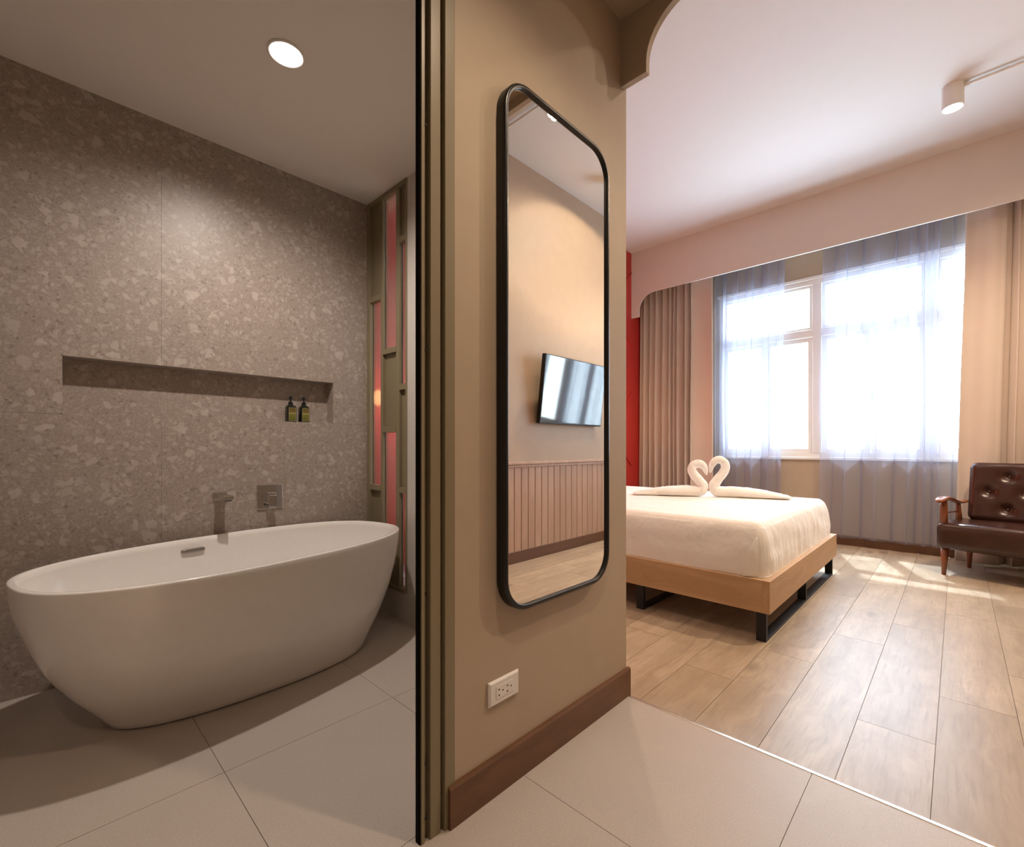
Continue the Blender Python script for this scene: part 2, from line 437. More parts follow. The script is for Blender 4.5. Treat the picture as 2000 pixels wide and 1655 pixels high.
obj('niche_side', B((XT - ND, XT, NY0, NY0 + t, NZ0, NZ1)), M_TERR, w)
obj('niche_side', B((XT - ND, XT, NY1 - t, NY1, NZ0, NZ1)), M_TERR, w)

# ------------------------------------------------------------------ bathroom end wall, ceiling, other walls
SX0, SX1, SZ0, SZ1 = XT, -2.243, 0.165, ZBC          # opening of the fluted screen
struct('wall_end', B((SX1, XPB, YB, YB + 0.16, 0, ZRC), (XT - 0.2, SX1, YB, YB + 0.09, 0, SZ0), (XT - 0.2, SX1, YB, YB + 0.09, SZ1, ZRC), (XRED - 0.2, XT - 0.2, YB - 0.2, YB - 0.05, 0, ZRC)), M_LTILE, 'pale tiled end wall of the bathroom beside the fluted screen')
struct('ceiling', B((XT - 0.2, XPB - 0.0, -1.25, YB + 0.0, ZBC, ZBC + 0.15)), M_BCEIL, 'plain painted ceiling over the bathtub')
struct('wall_near', B((XT - 0.2, XPB, -1.25, -1.1, 0, ZBC)), M_LTILE, 'pale tiled bathroom wall behind the door side')
struct('wall_partition', B((XPB, XP, 0.755, YTH, 0, ZRC), (XPB, XP, -1.4, -0.35, 0, ZHC), (XPB, XP, -0.35, 0.755, 2.45, ZHC)), M_KHAKI, 'khaki painted partition wall carrying the tall mirror')
struct('ceiling', B((XPB, XR, -1.5, 1.62, ZHC, ZHC + 0.15)), M_KHAKI, 'khaki painted ceiling of the entrance hall')
struct('wall_back', B((XPB, XR + 0.2, -1.55, -1.4, 0, ZHC)), M_KHAKI, 'khaki wall at the hall entrance end')
# arched bulkhead between hall and bedroom
r = 0.174; ax = -0.853; ztop = 2.645
pts = [(XP - 0.0, ZRC), (XP - 0.0, 2.43), (ax, 2.43), (ax, ztop - r)]
pts += [(ax + r - r * math.cos(a), ztop - r + r * math.sin(a)) for a in [i * PI / 2 / 12 for i in range(1, 13)]]
rx = XR - (ax - XP)
pts += [(rx - r + r * math.sin(a), ztop - r + r * math.cos(a)) for a in [i * PI / 2 / 12 for i in range(0, 13)]]
pts += [(rx, 2.43), (XR, 2.43), (XR, ZRC)]
struct('wall_bulkhead', prism(bmesh.new(), pts, 'y', 1.62, 1.645), M_KHAKI, 'thin khaki bulkhead with rounded bracket corners over the bedroom opening')

# ------------------------------------------------------------------ bedroom shell
struct('ceiling', B((XRED - 0.2, XR + 0.2, YB - 0.2, YW + 0.2, ZRC, ZRC + 0.15)), M_WHITE, 'white bedroom ceiling')
rw = struct('wall_red', B((XRED - 0.2, XRED, YB - 0.05, YW + 0.2, 0, ZRC)), M_RED, 'red painted headboard wall with thin diagonal mouldings')
def strip(ya, za, yb, zb):
    d = Vector((0, yb - ya, zb - za)); L = d.length; d.normalize(); n = Vector((0, -d.z, d.y)) * 0.008
    bm = bmesh.new(); p, q = Vector((XRED, ya, za)), Vector((XRED, yb, zb))
    prism(bm, [((p + n).y, (p + n).z), ((p - n).y, (p - n).z), ((q - n).y, (q - n).z), ((q + n).y, (q + n).z)], 'x', XRED, XRED + 0.014)
    obj('moulding', bm, M_RED, rw)
for (pa, pb) in (((1219, 552), (1234, 535)), ((1219, 648), (1234, 679)), ((1219, 797), (1234, 768)), ((1219, 886), (1234, 909))):
    a, b = on_x(*pa, XRED), on_x(*pb, XRED)
    d = Vector(b) - Vector(a); e = Vector(a) - d * 1.6
    strip(e.y, e.z, min(b[1], YPEL - 0.01), b[2])
wr = struct('wall_right', B((XR, XR + 0.2, -1.4, YW + 0.2, 0, ZRC)), M_KHAKI, 'khaki wall with wooden wainscot carrying the television')
n = 45; y0, y1 = YTH + 0.02, YW; pw = (y1 - y0) / n
bd = None
for i in range(n):
    a = y0 + i * pw
    me = bd.data if bd else None
    if me is None:
        bm = bmesh.new(); prism(bm, [(XR, 0.0015), (XR - 0.009, 0.0015), (XR - 0.013, 0.006), (XR - 0.013, pw - 0.006), (XR - 0.009, pw - 0.0015), (XR, pw - 0.0015)], 'z', 0.10, 0.845)
        bd = obj('board', bm, M_WAIN, wr, loc=(0, a, 0))
    else: link('board', me, M_WAIN, wr, loc=(0, a, 0))
struct('trim_2', B((XR - 0.032, XR, y0, y1, 0.845, 0.868), (XR - 0.022, XR, y0, y1, 0.82, 0.845)), M_WAIN, 'wooden cap rail along the top of the wainscot', bevel=0.004)
struct('baseboard_right', B((XR - 0.02, XR, YTH + 0.01, YW, 0, 0.10)), M_BASE, 'brown wooden baseboard under the wainscot', bevel=0.003)
struct('baseboard_hall', B((XR - 0.014, XR, -1.4, YTH, 0, 0.11)), M_BASE, 'brown wooden baseboard along the hall', bevel=0.003)
struct('wall_dressing', B((XRED, XPB, YTH - 0.03, YTH, 0, ZRC)) if False else B((XPB - 0.4, XPB, YTH - 0.03, YTH, 0, ZRC)), M_KHAKI, 'khaki bedroom side of the bathroom wall')
# partition baseboard
bm = bmesh.new(); prism(bm, [(XP, 0), (XP + 0.014, 0), (XP + 0.014, 0.103), (XP + 0.009, 0.110), (XP, 0.110)], 'y', 0.752, YTH + 0.012)
struct('baseboard_partition', bm, M_BASE, 'dark brown wooden baseboard below the tall mirror')

# window wall with opening
WX0, WX1, WZ0, WZ1 = -2.07, 0.80, 0.885, 2.78
struct('wall_window', B((XRED, WX0, YW, YW + 0.14, 0, ZRC), (WX1, XR + 0.2, YW, YW + 0.14, 0, ZRC), (WX0, WX1, YW, YW + 0.14, 0, WZ0), (WX0, WX1, YW, YW + 0.14, WZ1, ZRC)), M_KHAKI, 'khaki bedroom wall around the wide window')
struct('baseboard_window', B((XRED, XR, YW - 0.016, YW, 0, 0.095)), M_BASEX, 'reddish brown baseboard under the window', bevel=0.003)
# window
win = struct('window_1', B((WX0, WX1, YW + 0.01, YW + 0.09, WZ1 - 0.05, WZ1), (WX0, WX1, YW + 0.01, YW + 0.09, WZ0, WZ0 + 0.05), (WX0, WX0 + 0.05, YW + 0.01, YW + 0.09, WZ0 + 0.05, WZ1 - 0.05), (WX1 - 0.05, WX1, YW + 0.01, YW + 0.09, WZ0 + 0.05, WZ1 - 0.05)), M_FRAME, 'wide white casement window with transom lights')
obj('sill', B((WX0 - 0.02, WX1 + 0.02, YW - 0.022, YW + 0.01, WZ0 - 0.022, WZ0 + 0.004)), M_FRAME, win, bevel=0.003)
obj('architrave', B((WX0 - 0.02, WX1 + 0.02, YW - 0.012, YW, WZ1, WZ1 + 0.03)), M_FRAME, win, bevel=0.003)
ZTR = 2.21
mull = [-1.07, -0.172]
for m in mull: obj('mullion', B((m - 0.042, m + 0.042, YW + 0.005, YW + 0.09, WZ0 + 0.05, WZ1 - 0.05)), M_FRAME, win, bevel=0.004)
xs = [WX0 + 0.05] + [q for m in mull for q in (m - 0.042, m + 0.042)] + [WX1 - 0.05]
for i in range(3):
    a, b = xs[2 * i], xs[2 * i + 1]
    obj('transom', B((a, b, YW + 0.005, YW + 0.09, ZTR - 0.04, ZTR + 0.04)), M_FRAME, win, bevel=0.004)
    def sash(x0, x1, z0, z1, s=0.045):
        f = obj('sash', B((x0, x1, YW + 0.03, YW + 0.07, z0, z0 + s), (x0, x1, YW + 0.03, YW + 0.07, z1 - s, z1), (x0, x0 + s, YW + 0.03, YW + 0.07, z0 + s, z1 - s), (x1 - s, x1, YW + 0.03, YW + 0.07, z0 + s, z1 - s)), M_FRAME, win)
        obj('pane', B((x0 + s, x1 - s, YW + 0.048, YW + 0.052, z0 + s, z1 - s)), M_PANE, f)
        return f
    sash(a, b, ZTR + 0.04, WZ1 - 0.05, 0.03)
    mid = (a + b) / 2
    sash(a, mid - 0.002, WZ0 + 0.05, ZTR - 0.04)
    f = sash(mid + 0.002, b, WZ0 + 0.05, ZTR - 0.04)
    obj('latch', B((mid + 0.004, mid + 0.022, YW + 0.012, YW + 0.03, 1.45, 1.56)), M_CHROME, f, bevel=0.003)

# pelmet (curtain box)
pts = [(XRED, ZRC), (XRED, 2.655), (-2.915, 2.655), (-2.915, 2.735)]
pts += [(-2.715 - 0.2 * math.cos(a), 2.735 + 0.2 * math.sin(a)) for a in [i * PI / 2 / 12 for i in range(1, 13)]]
pts += [(XR, 2.935), (XR, ZRC)]
struct('trim_3', prism(bmesh.new(), pts, 'y', YPEL, YPEL + 0.018), M_PELM, 'cream curtain pelmet with rounded corner drop under the bedroom ceiling')

# ------------------------------------------------------------------ bathroom door jamb at the partition end
jb = struct('trim_4', B((-1.02, -0.973, 0.700, 0.755, 0, 2.45)), M_OLIVE, 'olive metal sliding door jamb at the end of the mirror wall')
obj('brush_seal', B((-0.987, -0.971, 0.671, 0.6845, 0.0, 2.45)), M_BRUSH, jb)
obj('channel', B((-0.971, -0.966, 0.675, 0.684, 0, 2.45)), M_OLIVE, jb)
obj('channel_groove', B((-0.995, -0.980, 0.6845, 0.702, 0, 2.45)), M_OLIVE, jb)
obj('jamb_face', B((-0.975, -0.9635, 0.700, 0.732, 0, 2.45)), M_OLIVE, jb, bevel=0.002)
obj('casing', B((-0.975, -0.9575, 0.742, 0.775, 0, 2.69)), M_OLIVE, jb, bevel=0.0015)
for z in (0.055, 0.195, 0.625, 1.246, 1.819):
    bm = bmesh.new(); lathe(bm, [(0.0035, 0), (0.0035, 0.003)], 10)
    o = obj('screw_hole', bm, M_DARK, jb, loc=(-0.9735, 0.692, z)); o.rotation_euler = (0, PI / 2, 0)

# ------------------------------------------------------------------ fluted glass screen in the end wall
sc = thing('glass_screen', 'olive framed screen of fluted glass strips and solid panels at the bathtub end', 'screen', (SX0, YB, SZ0))
H = SZ1 - SZ0; WS = SX1 - SX0; DP = 0.032
def sb(name, x0, x1, y0, y1, z0, z1, mat=M_OLIVE, bev=0.0015, par=None):
    return obj(name, B((x0, x1, y0, y1, z0, z1)), mat, par or sc, bevel=bev)
f0, a0, a1, b0, b1, c0, c1 = 0.0, 0.037, 0.158, 0.183, 0.328, 0.365, 0.432
sb('frame_post', 0.001, a0, -0.006, DP, 0, H - 0.002)
sb('frame_post', c1, WS - 0.001, -0.004, DP, 0, H - 0.002)
sb('stile', a1, b0, 0.0, DP, 0.025, H - 0.03)
sb('stile', b1, c0, 0.0, DP, 0.025, H - 0.03)
sb('frame_rail', a0, c1, -0.006, DP, H - 0.03, H - 0.002)
sb('frame_rail', a0, c1, -0.012, DP, 0.0, 0.025)
pane_me = {}
def flute(x0, x1, z0, z1):
    n = max(6, int((x1 - x0) / 0.0075)); N = n * 8; bm = bmesh.new()
    fr = [(x0 + (x1 - x0) * i / N, 0.016 - 0.00045 * math.cos(2 * PI * n * i / N)) for i in range(N + 1)]
    pts = fr + [(x1, 0.0225), (x0, 0.0225)]
    prism(bm, pts, 'z', z0, z1)
    return obj('pane', bm, M_FLUTE, sc)
zr = lambda z: z - SZ0
def column(x0, x1, segs):
    """segs: (z0, z1, kind) with ledges between"""
    for i, (z0, z1, kind) in enumerate(segs):
        if kind == 'g': flute(x0, x1, zr(z0), zr(z1))
        else: sb('panel', x0, x1, 0.018, 0.030, zr(z0), zr(z1))
        if i: sb('ledge', x0, x1, -0.004, 0.031, zr(z0) - 0.034, zr(z0))
column(a0, a1, [(0.19, 0.732, 'p'), (0.766, 1.902, 'g'), (1.936, 2.498, 'p')])
column(b0, b1, [(0.19, 0.446, 'p'), (0.48, 1.086, 'g'), (1.12, 1.556, 'p'), (1.59, 2.498, 'g')])
column(c0, c1, [(0.19, 0.733, 'g'), (0.767, 1.328, 'p'), (1.362, 2.181, 'g'), (2.215, 2.498, 'p')])

# ------------------------------------------------------------------ bathtub
TH = 0.567
tub = thing('bathtub', 'white freestanding oval bathtub standing before the terrazzo wall', 'bathtub', (-2.240, 0.666, 0.0), 0.19)
gz = [(0.0, 0.0), (0.03, 0.06), (0.117, 0.19), (0.26, 0.43), (0.44, 0.67), (0.55, 0.77), (0.757, 0.92), (0.89, 0.985), (1.0, 1.0)]
def oval(a, b, z, e=2.5, N=96):
    out = []
    for i in range(N):
        q = 2 * PI * i / N; c, s = math.cos(q), math.sin(q)
        out.append((math.copysign(abs(s) ** (2 / e), s) * b, math.copysign(abs(c) ** (2 / e), c) * a, z))
    return out
A1, B1 = 0.7325, 0.402
def prof(t):
    for (t0, v0), (t1, v1) in zip(gz, gz[1:]):
        if t <= t1: return v0 + (v1 - v0) * (t - t0) / (t1 - t0)
    return 1.0
def twist(ring, k):
    c, q = math.cos(-0.17 * k), math.sin(-0.17 * k)
    return [(x * c - y * q + 0.04 * k, x * q + y * c, z) for x, y, z in ring]
rings = [twist(oval(0.46, 0.165, 0.0, 2.3), 1), twist(oval(0.48, 0.185, 0.004, 2.3), 1)]
N = 26
sm = lambda t: (prof(max(0, t - 0.05)) + prof(t) * 2 + prof(min(1, t + 0.05))) / 4
for i in range(N + 1):
    t = i / N; s = sm(t)
    rings.append(twist(oval(A1 * (0.665 + 0.335 * s), B1 * (0.47 + 0.53 * s), 0.010 + t * (TH - 0.016), 2.3 + 0.2 * t), 1 - s))
rings += [oval(A1 - 0.002, B1 - 0.002, TH - 0.002, 2.5), oval(A1 - 0.006, B1 - 0.006, TH, 2.5), oval(A1 - 0.015, B1 - 0.015, TH, 2.5), oval(A1 - 0.020, B1 - 0.020, TH - 0.003, 2.5)]
for i in range(1, 21):
    t = 1 - i / 20; s = sm(t) if t > 0 else 0
    rings.append(oval((A1 - 0.022) * (0.62 + 0.38 * s) , (B1 - 0.022) * (0.55 + 0.45 * s), 0.13 + t * (TH - 0.135), 2.55))
rings += [oval(0.36, 0.15, 0.122, 2.4), oval(0.2, 0.08, 0.118, 2.2)]
obj('basin', ring_loft(bmesh.new(), rings), M_PORC, tub, smooth=True)
# overflow slot on the wall side of the basin
s = sm(0.82); bx_ = -(B1 - 0.022) * (0.55 + 0.45 * s)
bm = bmesh.new(); rbox(bm, bx_ - 0.006, bx_ + 0.012, -0.125, -0.028, 0.505, 0.522, (0.004, 0.008, 0.008), 5)
obj('overflow_slot', bm, M_SLOT, tub, smooth=True)
bm = bmesh.new(); lathe(bm, [(0.035, 0.117), (0.035, 0.122), (0.028, 0.126), (0.001, 0.126)], 24)
obj('drain', bm, M_CHROME, tub, smooth=True)

# ------------------------------------------------------------------ wall spout and mixer
sp = thing('tub_spout', 'square chrome wall spout above the bathtub rim', 'faucet', (XT, 0.655, 0.735))
obj('escutcheon', B((0, 0.012, -0.030, 0.030, -0.004, 0.036)), M_CHROME, sp, bevel=0.002)
obj('spout', B((0.012, 0.155, -0.022, 0.022, 0.006, 0.027)), M_CHROME, sp, bevel=0.002)
obj('aerator', B((0.125, 0.150, -0.014, 0.014, 0.001, 0.006)), M_DARK, sp)
mx = thing('shower_mixer', 'square chrome mixer plate with lever beside the wall spout', 'faucet', (XT, 0.890, 0.665))
obj('plate', B((0, 0.008, -0.064, 0.064, 0, 0.130)), M_CHROME, mx, bevel=0.002)
obj('valve_body', B((0.008, 0.045, -0.026, 0.018, 0.030, 0.090)), M_CHROME, mx, bevel=0.004)
obj('lever', B((0.045, 0.062, -0.022, 0.014, 0.012, 0.078)), M_CHROME, mx, bevel=0.004)

# ------------------------------------------------------------------ bottles in the niche
def bottle(y, label):
    b = thing('pump_bottle', label, 'bottle', (XT - 0.045, y, NZ0 + 0.0042), group='pump bottles in the niche')
    bm = bmesh.new()
    def sq(a, z, e=5): return [(math.copysign(abs(math.cos(q)) ** (2 / e), math.cos(q)) * a, math.copysign(abs(math.sin(q)) ** (2 / e), math.sin(q)) * a, z) for q in [2 * PI * i / 32 for i in range(32)]]
    ring_loft(bm, [sq(0.024, 0), sq(0.0255, 0.003), sq(0.0255, 0.082), sq(0.023, 0.090, 4), sq(0.014, 0.097, 2.5), sq(0.012, 0.100, 2)])
    body = obj('body', bm, M_BOTTLE, b, smooth=True)
    obj('paper_label', B((0.0256, 0.0262, -0.019, 0.019, 0.006, 0.080)), M_LABEL, b)
    for q in ((-0.019, -0.0178, 0.006, 0.080), (0.0178, 0.019, 0.006, 0.080), (-0.019, 0.019, 0.006, 0.0072), (-0.019, 0.019, 0.0788, 0.080), (-0.016, 0.016, 0.046, 0.0472)):
        obj('label_border', B((0.0262, 0.0265, *q)), M_LINE, b)
    bm = bmesh.new(); lathe(bm, [(0.0125, 0.099), (0.0125, 0.113), (0.008, 0.116), (0.004, 0.118), (0.004, 0.128), (0.0085, 0.129), (0.0085, 0.143), (0.006, 0.147)], 20)
    obj('pump', bm, M_PUMP, b, smooth=False)
    return b
bottle(1.017, 'dark pump bottle with olive label, farther from the near end of the niche')['label'] = 'dark pump bottle with olive label, second from the niche end by the screen'
bottle(1.091, 'dark pump bottle with olive label, closest to the niche end by the screen')

# ------------------------------------------------------------------ lamps
def downlight(x, y, z, label, watts, col=WARM2, rad=0.068, spot=None, group='recessed ceiling downlights'):
    d = thing('downlight', label, 'downlight', (x, y, z), group=group)
    bm = bmesh.new(); lathe(bm, [(rad, 0), (rad, -0.004), (rad - 0.006, -0.007), (rad - 0.010, -0.004), (rad - 0.011, -0.0005)], 40)
    obj('trim_ring', bm, M_LAMPW, d, smooth=True)
    bm = bmesh.new(); lathe(bm, [(rad - 0.011, -0.0045), (rad - 0.013, -0.0065), (0.001, -0.0065)], 40)
    obj('lens', bm, emit('downlight_lens', (1.0, 0.93, 0.84), 9.0), d)
    li = bpy.data.lights.new('downlight_lamp', 'SPOT'); li.energy = watts; li.color = col; li.spot_size = spot or 2.85; li.spot_blend = 1.0; li.shadow_soft_size = 0.025
    o = bpy.data.objects.new('downlight_lamp', li); C.objects.link(o); o.parent = d; o.location = (0, 0, -0.05)
    return d
downlight(-1.879, 0.682, ZBC, 'round glowing downlight recessed in the bathroom ceiling', 92)
downlight(-0.30, 0.98, ZHC, 'round downlight in the hall ceiling opposite the tall mirror', 52, WARM, spot=2.4)
downlight(-0.10, -0.55, ZHC, 'round downlight in the hall ceiling near the entrance', 26, WARM, spot=2.4)

def spotlight(x, y, label, watts, aim=None, wire=True, spot=1.5):
    s_ = thing('ceiling_spotlight', label, 'spotlight', (x, y, ZRC), group='surface spotlights on the bedroom ceiling')
    bm = bmesh.new(); R_ = 0.058
    lathe(bm, [(0.001, 0), (R_, 0), (R_, -0.150), (R_ - 0.004, -0.152), (R_ - 0.006, -0.150), (R_ - 0.010, -0.128), (0.001, -0.128)], 36)
    obj('housing', bm, M_LAMPW, s_, smooth=False, bevel=0)
    bm = bmesh.new(); lathe(bm, [(R_ - 0.010, -0.129), (R_ - 0.012, -0.133), (0.001, -0.133)], 30)
    obj('lens', bm, emit('spot_lens', (1.0, 0.92, 0.80), 14.0), s_)
    if wire:
        bm = bmesh.new(); tube(bm, [(R_, 0, -0.022), (R_ + 0.03, 0, -0.020), (XR - x, 0, -0.020)], 0.009, 10)
        obj('conduit', bm, M_LAMPW, s_, smooth=True)
        obj('junction', B((R_ - 0.002, R_ + 0.022, -0.013, 0.013, -0.036, -0.008)), M_LAMPW, s_, bevel=0.002)
    li = bpy.data.lights.new('spot_lamp', 'SPOT'); li.energy = watts; li.color = WARM; li.spot_size = spot; li.spot_blend = 1.0; li.shadow_soft_size = 0.03
    o = bpy.data.objects.new('spot_lamp', li); C.objects.link(o); o.parent = s_; o.location = (0, 0, -0.165)
    if aim: o.rotation_euler = (Vector(aim) - Vector((x, y, ZRC - 0.165))).to_track_quat('-Z', 'Y').to_euler()
    return s_
spotlight(-0.023, 4.41, 'white cylinder spotlight with conduit on the ceiling before the pelmet', 120, spot=2.1)
spotlight(0.16, 2.54, 'white cylinder spotlight on the bedroom ceiling near the bulkhead', 34, aim=(-0.6, 1.9, 0.3), spot=2.0)
spotlight(-1.95, 2.90, 'white cylinder spotlight on the ceiling over the bed edge', 90, aim=(-1.55, 3.3, 0.5), wire=False, spot=1.9)

spotlight(0.45, 3.75, 'white cylinder spotlight on the ceiling above the television', 250, aim=(0.7, 3.6, 0.8), wire=False, spot=3.05)

def wall_lamp(y, label):
    l = thing('wall_lamp', label, 'lamp', (XRED, y, 1.36), group='bedside wall lamps on the red wall')
    obj('bracket', B((0, 0.012, -0.03, 0.03, -0.05, 0.05), (0.012, 0.09, -0.008, 0.008, -0.008, 0.008)), M_BLACK, l, bevel=0.003)
    bm = bmesh.new(); lathe(bm, [(0.01, -0.055), (0.035, -0.045), (0.05, -0.02), (0.052, 0.0), (0.05, 0.02), (0.035, 0.045), (0.01, 0.055)], 24, 0.12, 0)
    obj('globe', bm, emit('lamp_globe', (1.0, 0.55, 0.22), 20.0), l, smooth=True)
    li = bpy.data.lights.new('wall_lamp_bulb', 'POINT'); li.energy = 9; li.color = (1.0, 0.58, 0.28); li.shadow_soft_size = 0.05
    o = bpy.data.objects.new('wall_lamp_bulb', li); C.objects.link(o); o.parent = l; o.location = (0.19, 0, 0)
wall_lamp(1.92, 'small amber globe lamp on the red wall behind the fluted screen')
wall_lamp(4.70, 'small amber globe lamp on the red wall beside the drape')

# ------------------------------------------------------------------ tall mirror
mr = thing('wall_mirror', 'tall rounded mirror in a black frame on the khaki partition wall', 'mirror', (XP, 1.208, 1.297))
MW, MH, RC = 0.276, 0.786, 0.105
def rrect(w_, h_, r_, n=12):
    out = []
    for cx_, cz_, a0_ in ((w_ - r_, h_ - r_, 0), (-w_ + r_, h_ - r_, PI / 2), (-w_ + r_, -h_ + r_, PI), (w_ - r_, -h_ + r_, 1.5 * PI)):
        for i in range(n + 1):
            a = a0_ + PI / 2 * i / n; out.append((cx_ + r_ * math.cos(a), cz_ + r_ * math.sin(a)))
    return out
def rr3(w_, h_, r_, x): return [(x, y, z) for y, z in rrect(w_, h_, r_)]
T_ = 0.016
rings = [rr3(MW, MH, RC, 0.002), rr3(MW, MH, RC, 0.030), rr3(MW - 0.003, MH - 0.003, RC - 0.003, 0.034), rr3(MW - 0.006, MH - 0.006, RC - 0.006, 0.0355),
         rr3(MW - T_ + 0.004, MH - T_ + 0.004, RC - T_ + 0.004, 0.0355), rr3(MW - T_ + 0.001, MH - T_ + 0.001, RC - T_, 0.034), rr3(MW - T_, MH - T_, RC - T_, 0.030), rr3(MW - T_, MH - T_, RC - T_, 0.002)]
rings.append(rings[0])
obj('frame', ring_loft(bmesh.new(), rings, False, False), M_BLACKM, mr, smooth=True)
bm = bmesh.new(); prism(bm, rrect(MW - T_ + 0.002, MH - T_ + 0.002, RC - T_), 'x', 0.012, 0.026)
obj('mirror_glass', bm, M_MIRR, mr)

# ------------------------------------------------------------------ wall outlet
ol = thing('wall_outlet', 'white double socket outlet low on the khaki wall above the baseboard', 'outlet', (XP, 0.957, 0.2915))
W2, H2 = 0.062, 0.0355
bm = bmesh.new()
ring_loft(bm, [[(0.0005, -W2, -H2), (0.0005, W2, -H2), (0.0005, W2, H2), (0.0005, -W2, H2)], [(0.005, -W2, -H2), (0.005, W2, -H2), (0.005, W2, H2), (0.005, -W2, H2)], [(0.0095, -W2 + 0.006, -H2 + 0.005), (0.0095, W2 - 0.006, -H2 + 0.005), (0.0095, W2 - 0.006, H2 - 0.005), (0.0095, -W2 + 0.006, H2 - 0.005)]])
obj('plate', bm, M_PLAST, ol, bevel=0.001)
ins = obj('socket_insert', B((0.0095, 0.0108, -0.036, 0.036, -0.0185, 0.0185)), M_PLAST, ol, bevel=0.0006)
for cy in (-0.017, 0.017):
    for dy, dz in ((-0.0075, 0.008), (0.0075, 0.0015), (-0.0075, -0.0085)):
        bm = bmesh.new(); lathe(bm, [(0.0024, 0), (0.0024, 0.0006)], 10)
        o = obj('pin_hole', bm, M_DARK, ins, loc=(0.01075, cy + dy, dz)); o.rotation_euler = (0, PI / 2, 0)

# ------------------------------------------------------------------ bed
BX, BY0, BY1, BZ0, BZ1, BXH = -0.68, 2.575, 4.36, 0.152, 0.318, -2.95
bed = thing('bed_base', 'low oak platform bed base on black metal sled legs', 'bed', (BX, BY0, 0.0))
LW, LD = BXH - BX, BY1 - BY0
th = 0.035
obj('side_panel', B((LW, -th, 0, th, BZ0, BZ1)), M_OAKX, bed, bevel=0.0012)
obj('side_panel', B((LW, -th, LD - th, LD, BZ0, BZ1)), M_OAKX, bed, bevel=0.0012)
obj('foot_panel', B((-th, 0, 0, LD, BZ0, BZ1)), M_OAKY, bed, bevel=0.0012)
obj('head_panel', B((LW - th, LW, 0, LD, BZ0, BZ1)), M_OAKY, bed, bevel=0.0012)
obj('deck', B((LW, -th, th, LD - th, BZ1 - 0.03, BZ1 - 0.002)), M_OAKY, bed)
for lx in (-0.022, -0.705, -1.39, -2.05):
    fr = obj('leg_frame', B((lx - 0.048, lx, 0.02, 0.026 + 0.02, 0.012, BZ0), (lx - 0.048, lx, LD / 2 - 0.013, LD / 2 + 0.013, 0.012, BZ0), (lx - 0.048, lx, LD - 0.046, LD - 0.02, 0.012, BZ0), (lx - 0.048, lx, 0.02, LD - 0.02, 0.0, 0.012)), M_BLACK, bed, bevel=0.001)
mt = bmesh.new()
mx0, mx1, my0, my1, mz0, mz1 = BXH + 0.03, -0.708, BY0 + 0.030, BY1 - 0.025, BZ1 + 0.0005, 0.598
rbox(mt, mx0, mx1, my0, my1, mz0 - 0.135, mz1, (0.08, 0.09, 0.125), 96)
for v in mt.verts:
    x, y, z = v.co
    if z < mz0:
        v.co.z = mz0; continue
    nx = max(0, (x - (mx1 - 0.08)) / 0.08); ny = max(0, ((my0 + 0.08) - y) / 0.08)
    side = min(1, max(nx, ny, max(0, (y - my1 + 0.08) / 0.08)))
    up = min(1, max(0, (z - mz0) / (mz1 - mz0)))
    w_ = noise.noise(Vector((x * 13, y * 13, z * 2.5))) * 0.007 + noise.noise(Vector((x * 34, y * 34, z * 6 + 3))) * 0.003
    w_ += noise.noise(Vector((x * 4, y * 4, z * 9 + 7))) * 0.008
    k = side * (0.25 + 0.75 * math.sin(PI * up ** 0.8))
    tp = 0.022 * max(0, up - 0.3); ex, ey = min(1, nx) ** 2, min(1, ny) ** 2
    v.co.x += (w_ * k - tp) * ex; v.co.y -= (w_ * k - tp) * ey
    if up > 0.9: v.co.z -= abs(noise.noise(Vector((x * 2.2, y * 2.2, 1)))) * 0.006 + abs(noise.noise(Vector((x * 9, y * 9, 4)))) * 0.0015
    if up < 0.12 and side > 0.6: v.co.z = mz0 + max(0, 0.012 * noise.noise(Vector((x * 3.1, y * 3.1, 9)))) + up * 0.2
mo = obj('mattress', mt, M_LINEN, None, smooth=True)
from mathutils.bvhtree import BVHTree
bvh = BVHTree.FromPolygons([v.co.copy() for v in mo.data.vertices], [tuple(p.vertices) for p in mo.data.polygons])
bm = bmesh.new(); rows = []; NJ, NI = 24, 16
for j in range(NJ + 1):
    q = j / NJ; row = []
    for i in range(NI + 1):
        p = i / NI; xl = mx1 - 0.100 + 0.050 * q ** 1.4
        x = xl + (mx1 - 0.034 - xl) * p; z = mz0 + 0.004 + 0.205 * q
        hit = bvh.ray_cast(Vector((x, my0 - 0.5, z)), Vector((0, 1, 0)))[0]
        y = hit.y if hit else my0
        edge = (1 - p) ** 1.5 * (1 - q ** 3)
        y -= 0.026 * edge - 0.003 * (p ** 2 + q ** 4) + 0.002 * noise.noise(Vector((x * 60, z * 16, 2)))
        row.append(bm.verts.new((x, y, z)))
    rows.append(row)
for r0, r1 in zip(rows, rows[1:]):
    for i in range(NI): bm.faces.new((r0[i], r0[i + 1], r1[i + 1], r1[i]))
fo = obj('sheet_fold', bm, M_LINEN, mo, smooth=True)
m = fo.modifiers.new('thickness', 'SOLIDIFY'); m.thickness = 0.003; m.offset = 0
tag(mo, 'white sheeted mattress with tucked corner on the oak bed base', 'mattress')

